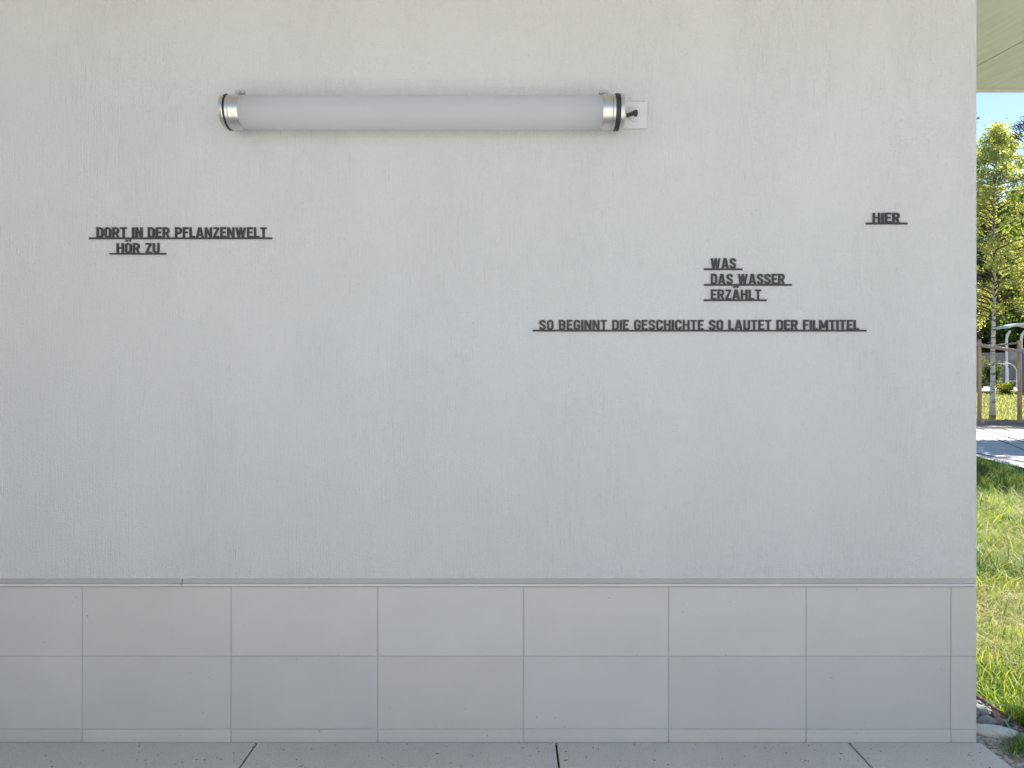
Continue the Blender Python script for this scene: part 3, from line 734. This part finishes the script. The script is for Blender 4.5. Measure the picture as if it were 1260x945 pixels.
sz = np.where(near, RNG.uniform(.006, .014, n), RNG.uniform(.004, .012, n))
pale = np.array([(.52,.43,.38), (.60,.54,.50), (.42,.35,.31), (.36,.33,.31)]); dark = np.array([(.10,.10,.11), (.16,.16,.17), (.22,.21,.21), (.30,.28,.28)])
cc = np.where(near[:, None], pale[RNG.integers(0, 4, n)], dark[RNG.integers(0, 4, n)])*RNG.uniform(.8, 1.15, n)[:, None]
tag(pebbles('pebbles', np.stack([px_, py_, np.full(n, -.030)+RNG.uniform(0, .012, n)], 1), sz, cc), kind='stuff')

# timber edging between gravel and lawn
mb = MB(); R = random.Random(2); pts = [(2.195+R.uniform(-.008, .008), yy, -.022+R.uniform(-.006, .006)) for yy in np.arange(-1.4, 3, .25)]
mb.tube(pts, [.009+R.uniform(-.002, .003) for _ in pts], 8)
tag(mb.build('edging_rail', M_edge, smooth=True), 'brown rounded timber edging between the gravel and the lawn', 'edging')
# bent stem over the stones
mb = MB(); q = [gpt(1210, 870)+Vector((0,0,.0)), gpt(1212, 870)+Vector((0,-.02,.03)), gpt(1226, 875)+Vector((0,-.03,.045)), gpt(1238, 880)+Vector((0,-.03,.045)), gpt(1241, 884)+Vector((0,-.02,.03)), gpt(1237, 890)+Vector((0,-.01,.012)), gpt(1232, 889)+Vector((0,-.02,.02)), gpt(1238, 898)+Vector((0,-.02,.02)), gpt(1247, 910)+Vector((0,0,.005))]
mb.tube(q, .0032, 6)
tag(mb.build('plant_stem', M_stem), 'bent pale green plant stem lying over the stones', 'stem')

# ------------------------------------------------------------------ grass
def blades(name, xy, h, w, lean, cols, z=None, curl=1.7, az=None):
    n = len(xy); az = RNG.uniform(0, 2*np.pi, n) if az is None else az; d = np.stack([np.cos(az), np.sin(az), np.zeros(n)], 1)
    tw = az+np.pi/2+RNG.normal(0, .5, n); s = np.stack([np.cos(tw), np.sin(tw), np.zeros(n)], 1)
    b = np.concatenate([xy, (gz(xy[:, 1])-.005 if z is None else z)[:, None]], 1)
    lv = []
    for t in (0, .3, .62, 1.0):
        hor = h*lean*t**curl; ver = h*t*np.sqrt(np.clip(1-(lean*.92)**2*t, .02, 1))*(1-.45*lean*t)
        c = b+d*hor[:, None]+np.array([0, 0, 1])*ver[:, None]
        ww = (w*(1-t)**.6*.5+.0002)[:, None]; lv += [(c-s*ww, c+s*ww)]
    Q = np.stack([np.stack([lv[k][0], lv[k][1], lv[k+1][1], lv[k+1][0]], 1) for k in range(3)], 1).reshape(-1, 4, 3)
    return Q, np.repeat(cols, 3, 0)
def pick(pal, n, jit=.25): return np.array(pal)[RNG.integers(0, len(pal), n)]*RNG.uniform(1-jit, 1+jit, n)[:, None]
FRESH = [(.15,.25,.035), (.20,.30,.045), (.09,.16,.028), (.28,.34,.07)]
LONG = [(.20,.29,.05), (.27,.34,.07), (.36,.39,.12), (.09,.15,.03), (.48,.45,.20)]
STRAW = [(.62,.55,.37), (.70,.63,.46), (.50,.42,.26), (.38,.34,.17), (.24,.29,.08)]
GREEN = [(.06,.12,.025), (.075,.14,.03), (.05,.10,.022), (.10,.16,.04)]
Qs, Cs = [], []
def wedge(n, z0, z1, r0=.30, r1=1.30):
    n = int(n*2.35)
    z = np.sqrt(RNG.uniform(z0*z0, z1*z1, n)); r = RNG.uniform(r0, r1, n); x = r*z; y = z-CAM_D
    k = (x > 2.225) & (x < 6.43+(y)*.24-.05); return np.stack([x, y], 1)[k]
def put(xy, h, w, lean, pal, jit=.25):
    n = len(xy); q, c = blades('', xy, RNG.uniform(*h, n), RNG.uniform(*w, n), RNG.uniform(*lean, n), pick(pal, n, jit)); Qs.append(q); Cs.append(c)
# lush edge next to the gravel, then flattened dry grass, then long messy grass, then the greener lawn
put(wedge(9000, 2.6, 3.62), (.05, .14), (.003, .006), (.2, .9), FRESH)
put(wedge(2500, 2.9, 3.9), (.08, .22), (.003, .006), (.3, .95), LONG)
put(wedge(17000, 3.55, 5.2), (.05, .16), (.002, .0045), (.75, .99), STRAW)
put(wedge(3500, 3.6, 5.2), (.06, .16), (.003, .006), (.3, .9), LONG)
def clumps(nc, z0, z1, per, rad, h, w, lean, pal, jit=.3):
    c = wedge(nc, z0, z1); k = RNG.integers(per//2, per*3//2, len(c)); ci = np.repeat(np.arange(len(c)), k)
    xy = c[ci]+RNG.normal(0, 1, (len(ci), 2))*(rad*RNG.uniform(.5, 1.5, len(c)))[ci][:, None]
    ok = (xy[:, 0] > 2.225); xy, ci = xy[ok], ci[ok]; n = len(xy)
    az = (RNG.uniform(0, 6.28, len(c)))[ci]+RNG.normal(0, .6, n); hs_ = RNG.uniform(.65, 1.25, len(c))[ci]
    bc = np.array(pal)[RNG.integers(0, len(pal), len(c))][ci]*.65+pick(pal, n, jit)*.35
    q, cc_ = blades('', xy, RNG.uniform(*h, n)*hs_, RNG.uniform(*w, n), RNG.uniform(*lean, n), bc*RNG.uniform(1-jit, 1+jit, n)[:, None], az=az); Qs.append(q); Cs.append(cc_)
put(wedge(11000, 4.9, 8.3), (.06, .2), (.003, .006), (.4, .97), LONG, .5)
clumps(520, 4.9, 8.4, 38, .10, (.16, .42), (.004, .009), (.45, .97), LONG+FRESH)
clumps(150, 4.9, 8.4, 26, .09, (.18, .45), (.003, .007), (.7, .98), STRAW)
clumps(90, 3.5, 5.1, 34, .06, (.08, .2), (.003, .006), (.3, .95), FRESH+LONG)
clumps(70, 3.5, 5.1, 40, .09, (.1, .24), (.002, .005), (.8, .99), STRAW)
put(wedge(5000, 5.2, 8.3), (.15, .4), (.003, .007), (.7, .98), STRAW)
put(wedge(26000, 7.8, 13.6), (.05, .16), (.005, .010), (.2, .8), GREEN)
put(wedge(2500, 7.8, 10.5), (.15, .35), (.004, .008), (.3, .8), LONG)
# weeds at the gravel edge and the tuft at the slab edge
def tuft(cx, cy, r, n, h, pal):
    a = RNG.uniform(0, 6.28, n); q = r*np.sqrt(RNG.random(n)); put(np.stack([cx+q*np.cos(a), cy+q*np.sin(a)], 1), h, (.003, .006), (.3, .85), pal)
p = gpt(1252, 932); tuft(p.x, p.y, .05, 90, (.06, .15), FRESH); p = gpt(1262, 925); tuft(p.x, p.y, .04, 60, (.06, .14), FRESH)
p = gpt(1246, 915); tuft(p.x, p.y, .02, 14, (.05, .1), FRESH)
tag(quad_mesh('grass', np.concatenate(Qs), np.concatenate(Cs), M_grass), kind='stuff')
# far sunlit meadow between the mulch and the road
n = 60000; xx = RNG.uniform(-4, 40, n); yy = RNG.uniform(19, 34.2, n)
keep = (yy > 22.3) | (xx < 9.9) | (xx > 24); xx, yy = xx[keep], yy[keep]; n = len(xx)
q, c = blades('', np.stack([xx, yy], 1), RNG.uniform(.06, .2, n), RNG.uniform(.012, .03, n), RNG.uniform(.2, .9, n), pick([(.52,.49,.24), (.46,.46,.19), (.62,.57,.33), (.32,.35,.12)], n))
tag(quad_mesh('meadow_grass', q, c, M_grass), kind='stuff')
